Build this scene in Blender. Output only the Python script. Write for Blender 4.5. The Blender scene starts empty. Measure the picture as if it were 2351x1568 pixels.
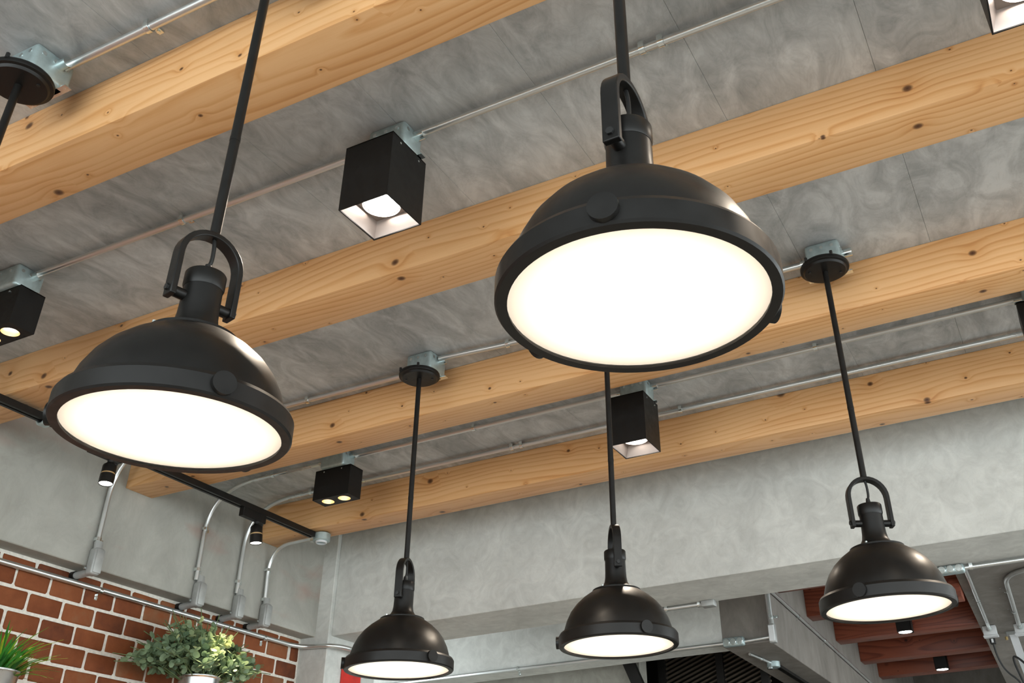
import bpy, bmesh, math, random
from mathutils import Vector, Matrix
random.seed(7)
PI = math.pi
S = bpy.context.scene
C = S.collection

# ------------------------------------------------------------------ camera
cam_d = bpy.data.cameras.new('camera')
cam = bpy.data.objects.new('camera', cam_d)
C.objects.link(cam)
R = [[0.89617159, 0.44321223, -0.02096189],
     [-0.24888316, 0.46300578, -0.85069549],
     [-0.36733317, 0.76758619, 0.52524069]]
M = Matrix(((R[0][0], -R[1][0], -R[2][0], 0.0),
            (R[0][1], -R[1][1], -R[2][1], 0.0),
            (R[0][2], -R[1][2], -R[2][2], 1.5),
            (0, 0, 0, 1)))
cam.matrix_world = M
cam_d.sensor_fit = 'HORIZONTAL'
cam_d.sensor_width = 36.0
cam_d.lens = 2240.11 / 2351 * 36.0
cam_d.shift_x = -144.053 / 2351
cam_d.shift_y = -86.283 / 2351
cam_d.clip_start = 0.05
S.camera = cam

# ------------------------------------------------------------------ world, exposure
W = bpy.data.worlds.new('daylight'); S.world = W
W.use_nodes = True
bg = W.node_tree.nodes['Background']
bg.inputs['Color'].default_value = (0.91, 0.98, 0.99, 1)
bg.inputs['Strength'].default_value = 1.0
S.view_settings.view_transform = 'Standard'
S.view_settings.look = 'None'
S.view_settings.gamma = 1
S.view_settings.use_curve_mapping = False
S.view_settings.exposure = 2.08
PENDANT_W = .31
S.cycles.use_adaptive_sampling = True
S.cycles.adaptive_threshold = 0.03
S.cycles.max_bounces = 4
S.cycles.diffuse_bounces = 3
S.cycles.use_light_tree = True
S.cycles.glossy_bounces = 3
S.cycles.transmission_bounces = 3
S.cycles.caustics_reflective = False
S.cycles.caustics_refractive = False
SPOT_E = 7.0

# ------------------------------------------------------------------ materials
MATS = {}
def new_mat(name):
    m = bpy.data.materials.new(name); m.use_nodes = True
    nt = m.node_tree
    b = nt.nodes['Principled BSDF']
    MATS[name] = m
    return m, nt, b
def nd(nt, t, **k):
    n = nt.nodes.new(t)
    for a, v in k.items():
        if a == 'inp':
            for kk, vv in v.items(): n.inputs[kk].default_value = vv
        else: setattr(n, a, v)
    return n
def ramp(nt, stops, interp='LINEAR'):
    r = nt.nodes.new('ShaderNodeValToRGB'); r.color_ramp.interpolation = interp
    e = r.color_ramp.elements
    while len(e) < len(stops): e.new(0.5)
    for el, (p, c) in zip(e, stops):
        el.position = p; el.color = (c[0], c[1], c[2], 1) if len(c) == 3 else c
    return r
def math_n(nt, op, a, b=None, clamp=False):
    n = nt.nodes.new('ShaderNodeMath'); n.operation = op; n.use_clamp = clamp
    for i, v in enumerate((a, b)):
        if v is None: continue
        if isinstance(v, (int, float)): n.inputs[i].default_value = v
        else: nt.links.new(v, n.inputs[i])
    return n.outputs[0]
def simple(name, col, rough=0.5, metal=0.0, spec=0.5, noise=0.0, nscale=20.0, coat=0.0):
    m, nt, b = new_mat(name)
    b.inputs['Base Color'].default_value = (*col, 1)
    b.inputs['Roughness'].default_value = rough
    b.inputs['Metallic'].default_value = metal
    b.inputs['Specular IOR Level'].default_value = spec
    tc = nd(nt, 'ShaderNodeTexCoord')
    n = nd(nt, 'ShaderNodeTexNoise', inp={'Scale': nscale, 'Detail': 4.0})
    nt.links.new(tc.outputs['Object'], n.inputs['Vector'])
    k = noise
    r = ramp(nt, [(0.3, [c * (1 - k) for c in col]), (0.7, [min(1, c * (1 + k)) for c in col])])
    nt.links.new(n.outputs['Fac'], r.inputs[0]); nt.links.new(r.outputs[0], b.inputs['Base Color'])
    rr = ramp(nt, [(0.3, [max(0, rough - .06)] * 3), (0.7, [min(1, rough + .06)] * 3)])
    nt.links.new(n.outputs['Fac'], rr.inputs[0]); nt.links.new(rr.outputs[0], b.inputs['Roughness'])
    return m
def emis(name, col, strength):
    m = bpy.data.materials.new(name); m.use_nodes = True
    nt = m.node_tree; nt.nodes.clear()
    o = nt.nodes.new('ShaderNodeOutputMaterial'); e = nt.nodes.new('ShaderNodeEmission')
    e.inputs[0].default_value = (*col, 1); e.inputs[1].default_value = strength
    nt.links.new(e.outputs[0], o.inputs[0]); MATS[name] = m
    return m

def concrete(name, dark, light, scale=1.0, streak=(1, 1, 1), stain=0.0):
    m, nt, b = new_mat(name); L = nt.links
    g = nd(nt, 'ShaderNodeNewGeometry')
    mp = nd(nt, 'ShaderNodeMapping'); mp.inputs['Scale'].default_value = streak
    L.new(g.outputs['Position'], mp.inputs[0])
    n1 = nd(nt, 'ShaderNodeTexNoise', inp={'Scale': 1.5 * scale, 'Detail': 3.0, 'Roughness': .55, 'Distortion': .6})
    n2 = nd(nt, 'ShaderNodeTexNoise', inp={'Scale': 5.5 * scale, 'Detail': 5.0, 'Roughness': .62, 'Distortion': 1.5})
    n3 = nd(nt, 'ShaderNodeTexNoise', inp={'Scale': 9.0 * scale, 'Detail': 3.0, 'Roughness': .6, 'Distortion': 1.8})
    for n in (n1, n2, n3): L.new(mp.outputs[0], n.inputs['Vector'])
    # trowel arcs: thin bright/dark lines where a warped noise crosses its mid value
    tr = math_n(nt, 'ABSOLUTE', math_n(nt, 'SUBTRACT', n3.outputs['Fac'], 0.5))
    trl = ramp(nt, [(0.0, (1, 1, 1)), (0.05, (0, 0, 0))]); L.new(tr, trl.inputs[0])
    a = math_n(nt, 'ADD', math_n(nt, 'MULTIPLY', n1.outputs['Fac'], .45), math_n(nt, 'MULTIPLY', n2.outputs['Fac'], .55))
    a = math_n(nt, 'ADD', a, math_n(nt, 'MULTIPLY', trl.outputs[0], -.03))
    mid = [(x + y) / 2 for x, y in zip(dark, light)]
    r = ramp(nt, [(0.34, dark), (0.50, mid), (0.64, light)])
    L.new(a, r.inputs[0])
    out = r.outputs[0]
    if stain:
        ns = nd(nt, 'ShaderNodeTexNoise', inp={'Scale': 2.3, 'Detail': 3.0})
        mp2 = nd(nt, 'ShaderNodeMapping'); mp2.inputs['Scale'].default_value = (1, .55, 1.6)
        L.new(g.outputs['Position'], mp2.inputs[0]); L.new(mp2.outputs[0], ns.inputs['Vector'])
        rs = ramp(nt, [(0.60, (0, 0, 0)), (0.72, (stain,) * 3)]); L.new(ns.outputs['Fac'], rs.inputs[0])
        mx = nd(nt, 'ShaderNodeMix', data_type='RGBA'); L.new(rs.outputs[0], mx.inputs[0])
        L.new(out, mx.inputs[6]); mx.inputs[7].default_value = (.40, .23, .18, 1)
        out = mx.outputs[2]
    L.new(out, b.inputs['Base Color'])
    b.inputs['Roughness'].default_value = .62
    b.inputs['Specular IOR Level'].default_value = .35
    return m

def wood(name, c_light, c_mid, c_dark, knot, rough=.42):
    m, nt, b = new_mat(name); L = nt.links
    tc = nd(nt, 'ShaderNodeTexCoord'); oi = nd(nt, 'ShaderNodeObjectInfo')
    off = nd(nt, 'ShaderNodeVectorMath', operation='MULTIPLY_ADD')
    cx = nd(nt, 'ShaderNodeCombineXYZ')
    L.new(oi.outputs['Random'], cx.inputs[0])
    sep0 = nd(nt, 'ShaderNodeSeparateXYZ'); L.new(tc.outputs['Object'], sep0.inputs[0])
    xo = math_n(nt, 'ADD', sep0.outputs[0], math_n(nt, 'MULTIPLY', oi.outputs['Random'], 37.0))
    yy, zz = sep0.outputs[1], sep0.outputs[2]
    # knots laid out on each face
    u = math_n(nt, 'MULTIPLY', xo, .82)
    v = math_n(nt, 'ADD', yy, zz)
    kv = nd(nt, 'ShaderNodeCombineXYZ'); L.new(u, kv.inputs[0]); L.new(v, kv.inputs[1])
    vo = nd(nt, 'ShaderNodeTexVoronoi', voronoi_dimensions='2D', inp={'Scale': 5.2, 'Randomness': 1.0})
    L.new(kv.outputs[0], vo.inputs['Vector'])
    kd = vo.outputs['Distance']
    sepc = nd(nt, 'ShaderNodeSeparateColor'); L.new(vo.outputs['Color'], sepc.inputs[0])
    ksize = math_n(nt, 'MULTIPLY', math_n(nt, 'POWER', sepc.outputs[0], 5.0), .10)
    ksize = math_n(nt, 'ADD', ksize, 0.016)
    krel = math_n(nt, 'DIVIDE', kd, ksize)
    kmask = ramp(nt, [(0.0, (1, 1, 1)), (0.55, (.8, .8, .8)), (1.0, (0, 0, 0))]); L.new(krel, kmask.inputs[0])
    kb = math_n(nt, 'POWER', 2.718, math_n(nt, 'MULTIPLY', math_n(nt, 'MULTIPLY', krel, krel), -.12))
    # growth rings, warped along the beam and around knots
    cw = nd(nt, 'ShaderNodeCombineXYZ')
    L.new(math_n(nt, 'MULTIPLY', xo, .55), cw.inputs[0]); L.new(math_n(nt, 'MULTIPLY', yy, 3.2), cw.inputs[1]); L.new(math_n(nt, 'MULTIPLY', zz, 3.2), cw.inputs[2])
    nw = nd(nt, 'ShaderNodeTexNoise', inp={'Scale': 1.0, 'Detail': 2.0, 'Roughness': .45}); L.new(cw.outputs[0], nw.inputs['Vector'])
    oy = math_n(nt, 'ADD', yy, math_n(nt, 'SUBTRACT', math_n(nt, 'MULTIPLY', oi.outputs['Random'], .22), .02))
    oz = math_n(nt, 'ADD', zz, .16)
    rr = math_n(nt, 'SQRT', math_n(nt, 'ADD', math_n(nt, 'MULTIPLY', oy, oy), math_n(nt, 'MULTIPLY', oz, oz)))
    rr = math_n(nt, 'ADD', rr, math_n(nt, 'MULTIPLY', math_n(nt, 'SUBTRACT', nw.outputs['Fac'], .5), .24))
    rr = math_n(nt, 'ADD', rr, math_n(nt, 'MULTIPLY', kb, .022))
    ph = math_n(nt, 'FRACT', math_n(nt, 'MULTIPLY', rr, 36.0))
    ringr = ramp(nt, [(0.0, (0, 0, 0)), (0.55, (.25, .25, .25)), (0.86, (1, 1, 1)), (1.0, (0, 0, 0))]); L.new(ph, ringr.inputs[0])
    # broad tone + fine fibre
    cb = nd(nt, 'ShaderNodeCombineXYZ')
    L.new(math_n(nt, 'MULTIPLY', xo, 1.2), cb.inputs[0]); L.new(math_n(nt, 'MULTIPLY', yy, 9.0), cb.inputs[1]); L.new(math_n(nt, 'MULTIPLY', zz, 9.0), cb.inputs[2])
    nb = nd(nt, 'ShaderNodeTexNoise', inp={'Scale': 1.0, 'Detail': 4.0, 'Roughness': .55}); L.new(cb.outputs[0], nb.inputs['Vector'])
    cf = nd(nt, 'ShaderNodeCombineXYZ')
    L.new(math_n(nt, 'MULTIPLY', xo, 7.0), cf.inputs[0]); L.new(math_n(nt, 'MULTIPLY', yy, 160.0), cf.inputs[1]); L.new(math_n(nt, 'MULTIPLY', zz, 160.0), cf.inputs[2])
    nf = nd(nt, 'ShaderNodeTexNoise', inp={'Scale': 1.0, 'Detail': 3.0}); L.new(cf.outputs[0], nf.inputs['Vector'])
    t = math_n(nt, 'MULTIPLY', ringr.outputs[0], math_n(nt, 'MULTIPLY', nb.outputs['Fac'], .75))
    t = math_n(nt, 'ADD', t, math_n(nt, 'MULTIPLY', math_n(nt, 'SUBTRACT', nb.outputs['Fac'], .5), .55))
    t = math_n(nt, 'ADD', t, math_n(nt, 'MULTIPLY', math_n(nt, 'SUBTRACT', nf.outputs['Fac'], .5), .25))
    t = math_n(nt, 'ADD', t, math_n(nt, 'MULTIPLY', kb, .22))
    cr = ramp(nt, [(0.0, c_light), (0.35, c_mid), (0.95, c_dark)]); L.new(t, cr.inputs[0])
    mx = nd(nt, 'ShaderNodeMix', data_type='RGBA'); L.new(kmask.outputs[0], mx.inputs[0])
    L.new(cr.outputs[0], mx.inputs[6]); mx.inputs[7].default_value = (*knot, 1)
    L.new(mx.outputs[2], b.inputs['Base Color'])
    b.inputs['Roughness'].default_value = rough
    b.inputs['Specular IOR Level'].default_value = .4
    return m

concrete('ceiling_concrete', (.29, .305, .305), (.65, .67, .67), 1.0, (1.5, .75, 1))
concrete('beam_concrete', (.53, .54, .515), (.73, .745, .715), 1.5, (1, 1, 1))
concrete('wall_concrete', (.33, .325, .29), (.47, .47, .43), .8, (1, 1, .7), stain=.55)
concrete('raw_concrete', (.17, .155, .14), (.29, .265, .24), .8, (1, 1, .45))
concrete('floor_concrete', (.215, .205, .19), (.285, .275, .255), .5)
concrete('rear_plaster', (.26, .25, .215), (.40, .39, .345), 1.2)
wood('pine', (.84, .495, .235), (.73, .370, .142), (.50, .180, .044), (.06, .017, .006))
wood('redwood', (.27, .070, .034), (.17, .036, .017), (.07, .014, .008), (.025, .006, .004), .38)
simple('black_metal', (.0070, .0064, .0059), .40, 0, .32, .12, 30)
simple('black_satin', (.0055, .005, .0046), .48, 0, .30, .12, 30)
simple('black_plastic', (.010, .010, .010), .45, 0, .5, .1, 40)
simple('dark_steel', (.010, .009, .008), .55, 0, .3, .2, 12)
simple('slat_steel', (.075, .058, .042), .55, 0, .3, .2, 12)
simple('opening_darkness', (.008, .0075, .006), .8, 0, .2, .2, 3)  # near-black colour stands in for deep shade behind the slatted screen
simple('white_enamel', (.88, .86, .82), .55, 0, .4, .02, 10)
simple('galvanised', (.44, .54, .55), .42, .6, .5, .12, 40)
simple('conduit_steel', (.74, .77, .77), .31, .92, .5, .02, 3)
simple('zinc_bright', (.80, .86, .86), .22, 1.0, .5, .05, 30)
simple('cast_grey', (.40, .41, .40), .45, .35, .5, .1, 30)
simple('white_plastic', (.78, .80, .82), .40, 0, .5, .03, 20)
simple('mortar', (.78, .75, .68), .85, 0, .3, .12, 60)
simple('brass', (.75, .55, .25), .3, 1.0)
simple('reflector', (.46, .40, .37), .34, .85, .5, .03, 20)
simple('gold_reflector', (.85, .60, .32), .35, .75, .5, .03, 20)
simple('pot_metal', (.56, .57, .57), .30, .95, .5, .1, 20)
simple('soil', (.03, .02, .013), .9)
simple('stem_green', (.10, .15, .06), .6)
simple('red_paper', (.62, .022, .012), .5, 0, .5, .2, 14)
simple('gold_paper', (.75, .42, .08), .4, .4)
simple('cable_rubber', (.006, .006, .006), .5)
simple('shelf_wood', (.34, .17, .07), .5, 0, .4, .2, 8)
emis('lamp_lens', (1.0, .93, .84), SPOT_E)
emis('lamp_lens_warm', (1.0, .90, .72), 4.0)
emis('track_lens', (1.0, .95, .85), 3.0)

def brick_mat():
    m, nt, b = new_mat('brick'); L = nt.links
    oi = nd(nt, 'ShaderNodeObjectInfo'); g = nd(nt, 'ShaderNodeNewGeometry')
    n = nd(nt, 'ShaderNodeTexNoise', inp={'Scale': 9.0, 'Detail': 5.0, 'Roughness': .6}); L.new(g.outputs['Position'], n.inputs['Vector'])
    a = math_n(nt, 'ADD', math_n(nt, 'MULTIPLY', oi.outputs['Random'], .45), math_n(nt, 'MULTIPLY', n.outputs['Fac'], .78))
    r = ramp(nt, [(0.25, (.095, .023, .006)), (0.5, (.185, .046, .010)), (0.75, (.25, .072, .020)), (0.95, (.25, .11, .05))]); L.new(a, r.inputs[0])
    L.new(r.outputs[0], b.inputs['Base Color']); b.inputs['Roughness'].default_value = .8
    n2 = nd(nt, 'ShaderNodeTexNoise', inp={'Scale': 90.0, 'Detail': 3.0}); L.new(g.outputs['Position'], n2.inputs['Vector'])
    bp = nd(nt, 'ShaderNodeBump', inp={'Strength': .25, 'Distance': .004}); L.new(n2.outputs['Fac'], bp.inputs['Height']); L.new(bp.outputs[0], b.inputs['Normal'])
brick_mat()
def leaf_mat(name, stops, trans=.25):
    m, nt, b = new_mat(name); L = nt.links
    oi = nd(nt, 'ShaderNodeObjectInfo'); g = nd(nt, 'ShaderNodeNewGeometry')
    n = nd(nt, 'ShaderNodeTexNoise', inp={'Scale': 25.0, 'Detail': 2.0}); L.new(g.outputs['Position'], n.inputs['Vector'])
    a = math_n(nt, 'ADD', math_n(nt, 'MULTIPLY', oi.outputs['Random'], .6), math_n(nt, 'MULTIPLY', n.outputs['Fac'], .4))
    r = ramp(nt, stops); L.new(a, r.inputs[0]); L.new(r.outputs[0], b.inputs['Base Color'])
    b.inputs['Roughness'].default_value = .5
    tr = nd(nt, 'ShaderNodeBsdfTranslucent'); L.new(r.outputs[0], tr.inputs[0])
    mix = nd(nt, 'ShaderNodeMixShader'); mix.inputs[0].default_value = trans
    out = nt.nodes['Material Output']
    L.new(b.outputs[0], mix.inputs[1]); L.new(tr.outputs[0], mix.inputs[2]); L.new(mix.outputs[0], out.inputs[0])
leaf_mat('eucalyptus_leaf', [(0.1, (.11, .185, .115)), (0.4, (.27, .37, .215)), (0.7, (.44, .52, .28)), (0.95, (.64, .62, .27))])
leaf_mat('grass_leaf', [(0.1, (.012, .085, .018)), (0.45, (.035, .19, .030)), (0.72, (.14, .27, .025)), (0.95, (.52, .46, .03))])
def opal():
    m, nt, b = new_mat('opal_diffuser'); L = nt.links
    tr = nd(nt, 'ShaderNodeBsdfTranslucent'); tr.inputs[0].default_value = (.97, .93, .87, 1)
    b.inputs['Base Color'].default_value = (.85, .83, .80, 1); b.inputs['Roughness'].default_value = .35
    mix = nd(nt, 'ShaderNodeMixShader'); mix.inputs[0].default_value = .72
    L.new(b.outputs[0], mix.inputs[1]); L.new(tr.outputs[0], mix.inputs[2]); L.new(mix.outputs[0], nt.nodes['Material Output'].inputs[0])
opal()

# ------------------------------------------------------------------ mesh helpers
class B:
    def __init__(s): s.bm = bmesh.new()
    def _add(s, vs, fs):
        v = [s.bm.verts.new(p) for p in vs]
        for f in fs:
            try: s.bm.faces.new([v[i] for i in f])
            except ValueError: pass
        return s
    def box(s, x0, x1, y0, y1, z0, z1, bev=0.0, seg=1):
        vs = [(x, y, z) for z in (z0, z1) for y in (y0, y1) for x in (x0, x1)]
        fs = [(0, 2, 3, 1), (4, 5, 7, 6), (0, 1, 5, 4), (2, 6, 7, 3), (0, 4, 6, 2), (1, 3, 7, 5)]
        if not bev: return s._add(vs, fs)
        t = bmesh.new(); v = [t.verts.new(p) for p in vs]
        for f in fs: t.faces.new([v[i] for i in f])
        bmesh.ops.bevel(t, geom=t.edges[:], offset=bev, segments=seg, affect='EDGES', profile=.5)
        t.verts.index_update()
        s._add([p.co.copy() for p in t.verts], [[q.index for q in f.verts] for f in t.faces]); t.free()
        return s
    def lathe(s, prof, n=48, origin=(0, 0, 0), axis='z', close=False):
        o = Vector(origin); rings = []; vs = []; fs = []
        for r, h in prof:
            ring = []
            for i in range(n):
                a = 2 * PI * i / n; c, d = math.cos(a) * r, math.sin(a) * r
                p = {'z': (c, d, h), 'x': (h, c, d), 'y': (d, h, c)}[axis]
                ring.append(len(vs)); vs.append(o + Vector(p))
                if r < 1e-6: ring = ring * n; break
            rings.append(ring)
        k = len(rings); pairs = [(i, i + 1) for i in range(k - 1)] + ([(k - 1, 0)] if close else [])
        for a, b in pairs:
            for i in range(n):
                j = (i + 1) % n
                q = [rings[a][i], rings[a][j], rings[b][j], rings[b][i]]
                u = []
                for w in q:
                    if w not in u: u.append(w)
                if len(u) > 2: fs.append(u)
        return s._add(vs, fs)
    def cyl(s, p0, p1, r, n=16, r1=None):
        return s.tube([p0, p1], r, n, r1=r1)
    def tube(s, pts, r, n=12, r1=None, caps=True):
        P = [Vector(p) for p in pts]; vs = []; fs = []
        T = []
        for i in range(len(P)):
            a = P[max(i - 1, 0)]; b = P[min(i + 1, len(P) - 1)]; T.append((b - a).normalized())
        up = Vector((0, 0, 1)) if abs(T[0].z) < .9 else Vector((1, 0, 0))
        N = T[0].cross(up).normalized()
        for i, p in enumerate(P):
            if i: N = (N - T[i] * N.dot(T[i])).normalized()
            Bn = T[i].cross(N)
            f = i / max(1, len(P) - 1); rr = r if r1 is None else r + (r1 - r) * f
            for k in range(n):
                a = 2 * PI * k / n; vs.append(p + (N * math.cos(a) + Bn * math.sin(a)) * rr)
        for i in range(len(P) - 1):
            for k in range(n):
                j = (k + 1) % n
                fs.append((i * n + k, i * n + j, (i + 1) * n + j, (i + 1) * n + k))
        if caps:
            fs.append(tuple(range(n))[::-1]); fs.append(tuple((len(P) - 1) * n + k for k in range(n)))
        return s._add(vs, fs)
    def sweep_rect(s, pts, nrm, w, t):          # flat bar: w along nrm, t in the plane of the path
        P = [Vector(p) for p in pts]; nrm = Vector(nrm).normalized(); vs = []; fs = []
        for i, p in enumerate(P):
            d = (P[min(i + 1, len(P) - 1)] - P[max(i - 1, 0)]).normalized(); o = d.cross(nrm).normalized()
            ch = .0018
            for a, b in ((-1, -1), (1, -1), (1, 1), (-1, 1)):
                vs.append(p + nrm * (w / 2 * a) + o * (t / 2 * b))
        m = len(P)
        for i in range(m - 1):
            for k in range(4):
                j = (k + 1) % 4; fs.append((i * 4 + k, i * 4 + j, (i + 1) * 4 + j, (i + 1) * 4 + k))
        fs.append((3, 2, 1, 0)); fs.append(tuple((m - 1) * 4 + k for k in range(4)))
        return s._add(vs, fs)
    def plate_hole(s, x0, x1, y0, y1, z, cx, cy, r, n=32, flip=False):   # flat plate with a round hole
        vs = []; fs = []
        for i in range(n):
            a = 2 * PI * i / n; c, d = math.cos(a), math.sin(a)
            k = 1e9
            if c > 1e-9: k = min(k, (x1 - cx) / c)
            if c < -1e-9: k = min(k, (x0 - cx) / c)
            if d > 1e-9: k = min(k, (y1 - cy) / d)
            if d < -1e-9: k = min(k, (y0 - cy) / d)
            vs.append((cx + c * r, cy + d * r, z)); vs.append((cx + c * k, cy + d * k, z))
        corners = []
        for i in range(n):
            j = (i + 1) % n; p, q = vs[2 * i + 1], vs[2 * j + 1]
            f = [2 * i, 2 * j, 2 * j + 1, 2 * i + 1]
            if abs(p[0] - q[0]) > 1e-6 and abs(p[1] - q[1]) > 1e-6:
                qx = x1 if max(p[0], q[0]) > x1 - 1e-6 else x0; qy = y1 if max(p[1], q[1]) > y1 - 1e-6 else y0
                vs.append((qx, qy, z)); f = [2 * i, 2 * j, 2 * j + 1, len(vs) - 1, 2 * i + 1]
            fs.append(f if flip else f[::-1])
        return s._add(vs, fs)
    def done(s, name, mat, parent=None, loc=None, smooth=35, bev=0.0):
        bm = s.bm
        bmesh.ops.remove_doubles(bm, verts=bm.verts[:], dist=1e-6)
        bmesh.ops.recalc_face_normals(bm, faces=bm.faces[:])
        me = bpy.data.meshes.new(name); bm.to_mesh(me); bm.free()
        if smooth:
            for p in me.polygons: p.use_smooth = True
            me.set_sharp_from_angle(angle=math.radians(smooth))
        me.materials.append(MATS[mat])
        return link(name, me, parent, loc)
def link(name, me, parent=None, loc=None):
    o = bpy.data.objects.new(name, me); C.objects.link(o)
    if parent: o.parent = parent
    if loc: o.location = loc
    return o
def thing(name, label, cat, loc=(0, 0, 0), rz=0.0, group=None):
    o = bpy.data.objects.new(name, None); C.objects.link(o); o.location = loc; o.rotation_euler = (0, 0, rz)
    o.empty_display_size = .05
    return tag(o, label, cat, group)
def tag(o, label, cat, group=None):
    o['label'] = label; o['category'] = cat
    if group: o['group'] = group
    return o
def struct(o, label=None):
    o['kind'] = 'structure'
    if label: o['label'] = label
    return o
def bez(pts, n=10, rad=.25):            # polyline with rounded corners
    P = [Vector(p) for p in pts]; out = [P[0]]
    for i in range(1, len(P) - 1):
        a, b, c = P[i - 1], P[i], P[i + 1]
        r = rad[i - 1] if isinstance(rad, (list, tuple)) else rad
        ra = min(r, (b - a).length * .49); rc = min(r, (c - b).length * .49)
        p0 = b + (a - b).normalized() * ra; p1 = b + (c - b).normalized() * rc
        for k in range(n + 1):
            t = k / n; out.append(p0 * (1 - t) ** 2 + b * 2 * t * (1 - t) + p1 * t * t)
    out.append(P[-1]); return out

# ------------------------------------------------------------------ structure
ZC = 3.70
# ceiling: backing slab with cast panels, joints recessed
cl = struct(B().box(-4.75, 4.2, -3.2, 5.17, ZC + .012, ZC + .16).done('ceiling', 'ceiling_concrete'), 'grey concrete ceiling of long cast panels')
x = -1.555 - .4865 * 6
pm = None
while x < 4.0:
    me = B().box(0, .4865 - .0008, -3.2, 5.16, 0, .0125, .0008).done('ceiling_panel', 'ceiling_concrete', cl, (x + .0004, 0, ZC)) if pm is None else None
    if me: pm = me.data
    else: link('ceiling_panel', pm, cl, (x + .0004, 0, ZC))
    x += .4865
struct(B().box(-8, 7, -6, 14, -.12, 0).done('floor', 'floor_concrete'))
# left: brick wall under a projecting concrete beam
XB = -4.513
wl = struct(B().box(XB - .25, XB, -3.2, 5.14, 0, 3.035).done('wall_left', 'mortar'), 'red brick wall with pale mortar joints')
struct(B().box(-4.85, -4.397, -3.2, 5.16, 3.03, ZC + .012, .004).done('wall_left_upper', 'wall_concrete'), 'smooth grey concrete beam face above the brick wall')
PY, PZ = .198, .102
def brick_mesh(l, h, seed):
    rnd = random.Random(seed)
    t = B().box(-.03, .0065, -l / 2, l / 2, -h / 2, h / 2, .0095, 2)
    for v in t.bm.verts:
        v.co.y += rnd.uniform(-.0022, .0022); v.co.z += rnd.uniform(-.002, .002); v.co.x += rnd.uniform(-.0012, .0012)
    bm = t.bm; bmesh.ops.recalc_face_normals(bm, faces=bm.faces[:])
    me = bpy.data.meshes.new('brick'); bm.to_mesh(me); bm.free(); me.materials.append(MATS['brick'])
    for p in me.polygons: p.use_smooth = True
    return me
BM = [brick_mesh(.184 + .003 * (k % 3), .0885, k) for k in range(8)]
BT = [brick_mesh(.184, .036, 20 + k) for k in range(4)]
BS = [brick_mesh(.075, .0885, 30 + k) for k in range(2)]
rest = B()
for row in range(0, 29):
    zt = 2.975 - PZ * (row - 1)         # row 0 is the cut course under the beam
    zc = zt - PZ / 2
    off = 3.149 if row % 2 == 0 else 3.05
    k0 = int((-3.0 - off) / PY)
    for k in range(k0, 40):
        yc = off + PY * (k + .5)
        y1 = yc + PY / 2
        if y1 > 5.14 + .1: break
        me = random.choice(BM); dz = random.uniform(-.0015, .0015)
        if row == 0:
            me = random.choice(BT); zc = 2.9975
        if y1 > 5.14:
            me = random.choice(BS); yc = 5.14 - .05
            if row == 0: continue
        if zc > 2.12 and yc > 2.0:
            o = link('brick', me, wl, (XB + random.uniform(-.002, .002), yc, zc + dz))
        elif zc > .05:
            rest.box(XB - .01, XB + .006, yc - .092, yc + .092, zc - .044, zc + .044)
ro = rest.done('brick_courses', 'brick', wl, smooth=0); ro['kind'] = 'stuff'
# corner pier and back beam
struct(B().box(-4.80, -4.287, 5.14, 5.66, 0, ZC + .012, .004).done('wall_corner', 'beam_concrete'), 'concrete corner pier')
struct(B().box(-4.287, 4.2, 5.17, 5.66, 3.03, ZC + .3, .004).done('wall_back', 'beam_concrete'), 'wide pale concrete beam across the back of the room')
# rear bay behind the back beam
struct(B().box(-6.0, 4.2, 5.66, 14, 3.80, 3.95).done('ceiling_rear', 'raw_concrete'))
struct(B().box(-6.0, -2.14, 6.70, 7.0, 3.03, 3.82, .004).done('wall_rear_beam', 'beam_concrete'), 'concrete cross beam behind the pendants')
struct(B().box(-2.14, -1.80, 6.70, 13, 2.995, 3.82, .004).done('wall_rear_side', 'raw_concrete'), 'rough concrete beam running back beside the red timbers')
struct(B().box(-6.0, -3.02, 7.3, 7.45, 0, 3.82).done('wall_rear', 'rear_plaster'))
struct(B().box(-3.1, 4.2, 13.0, 13.2, 0, 3.82).done('wall_far', 'raw_concrete'))
struct(B().box(-6.0, -1.9, 8.9, 9.0, 0, 3.82).done('wall_rear_darkness', 'opening_darkness'))  # sheet added behind the screen, coloured black as the shade of the opening
struct(B().box(-6.1, -6.0, 5.66, 9.0, 0, 3.95).done('wall_rear_end', 'rear_plaster'))
# sloping slab at the right
sl = B()
def sz(y): return 3.49 - (y - 7.85) * .1094
sl._add([(xx, yy, sz(yy) + dz) for dz in (0, .28) for yy in (5.66, 12.5) for xx in (-.62, 3.0)],
        [(0, 2, 3, 1), (4, 5, 7, 6), (0, 1, 5, 4), (2, 6, 7, 3), (0, 4, 6, 2), (1, 3, 7, 5)])
struct(sl.done('ceiling_slope', 'raw_concrete', smooth=0), 'sloping concrete soffit beside the red timbers')

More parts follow.
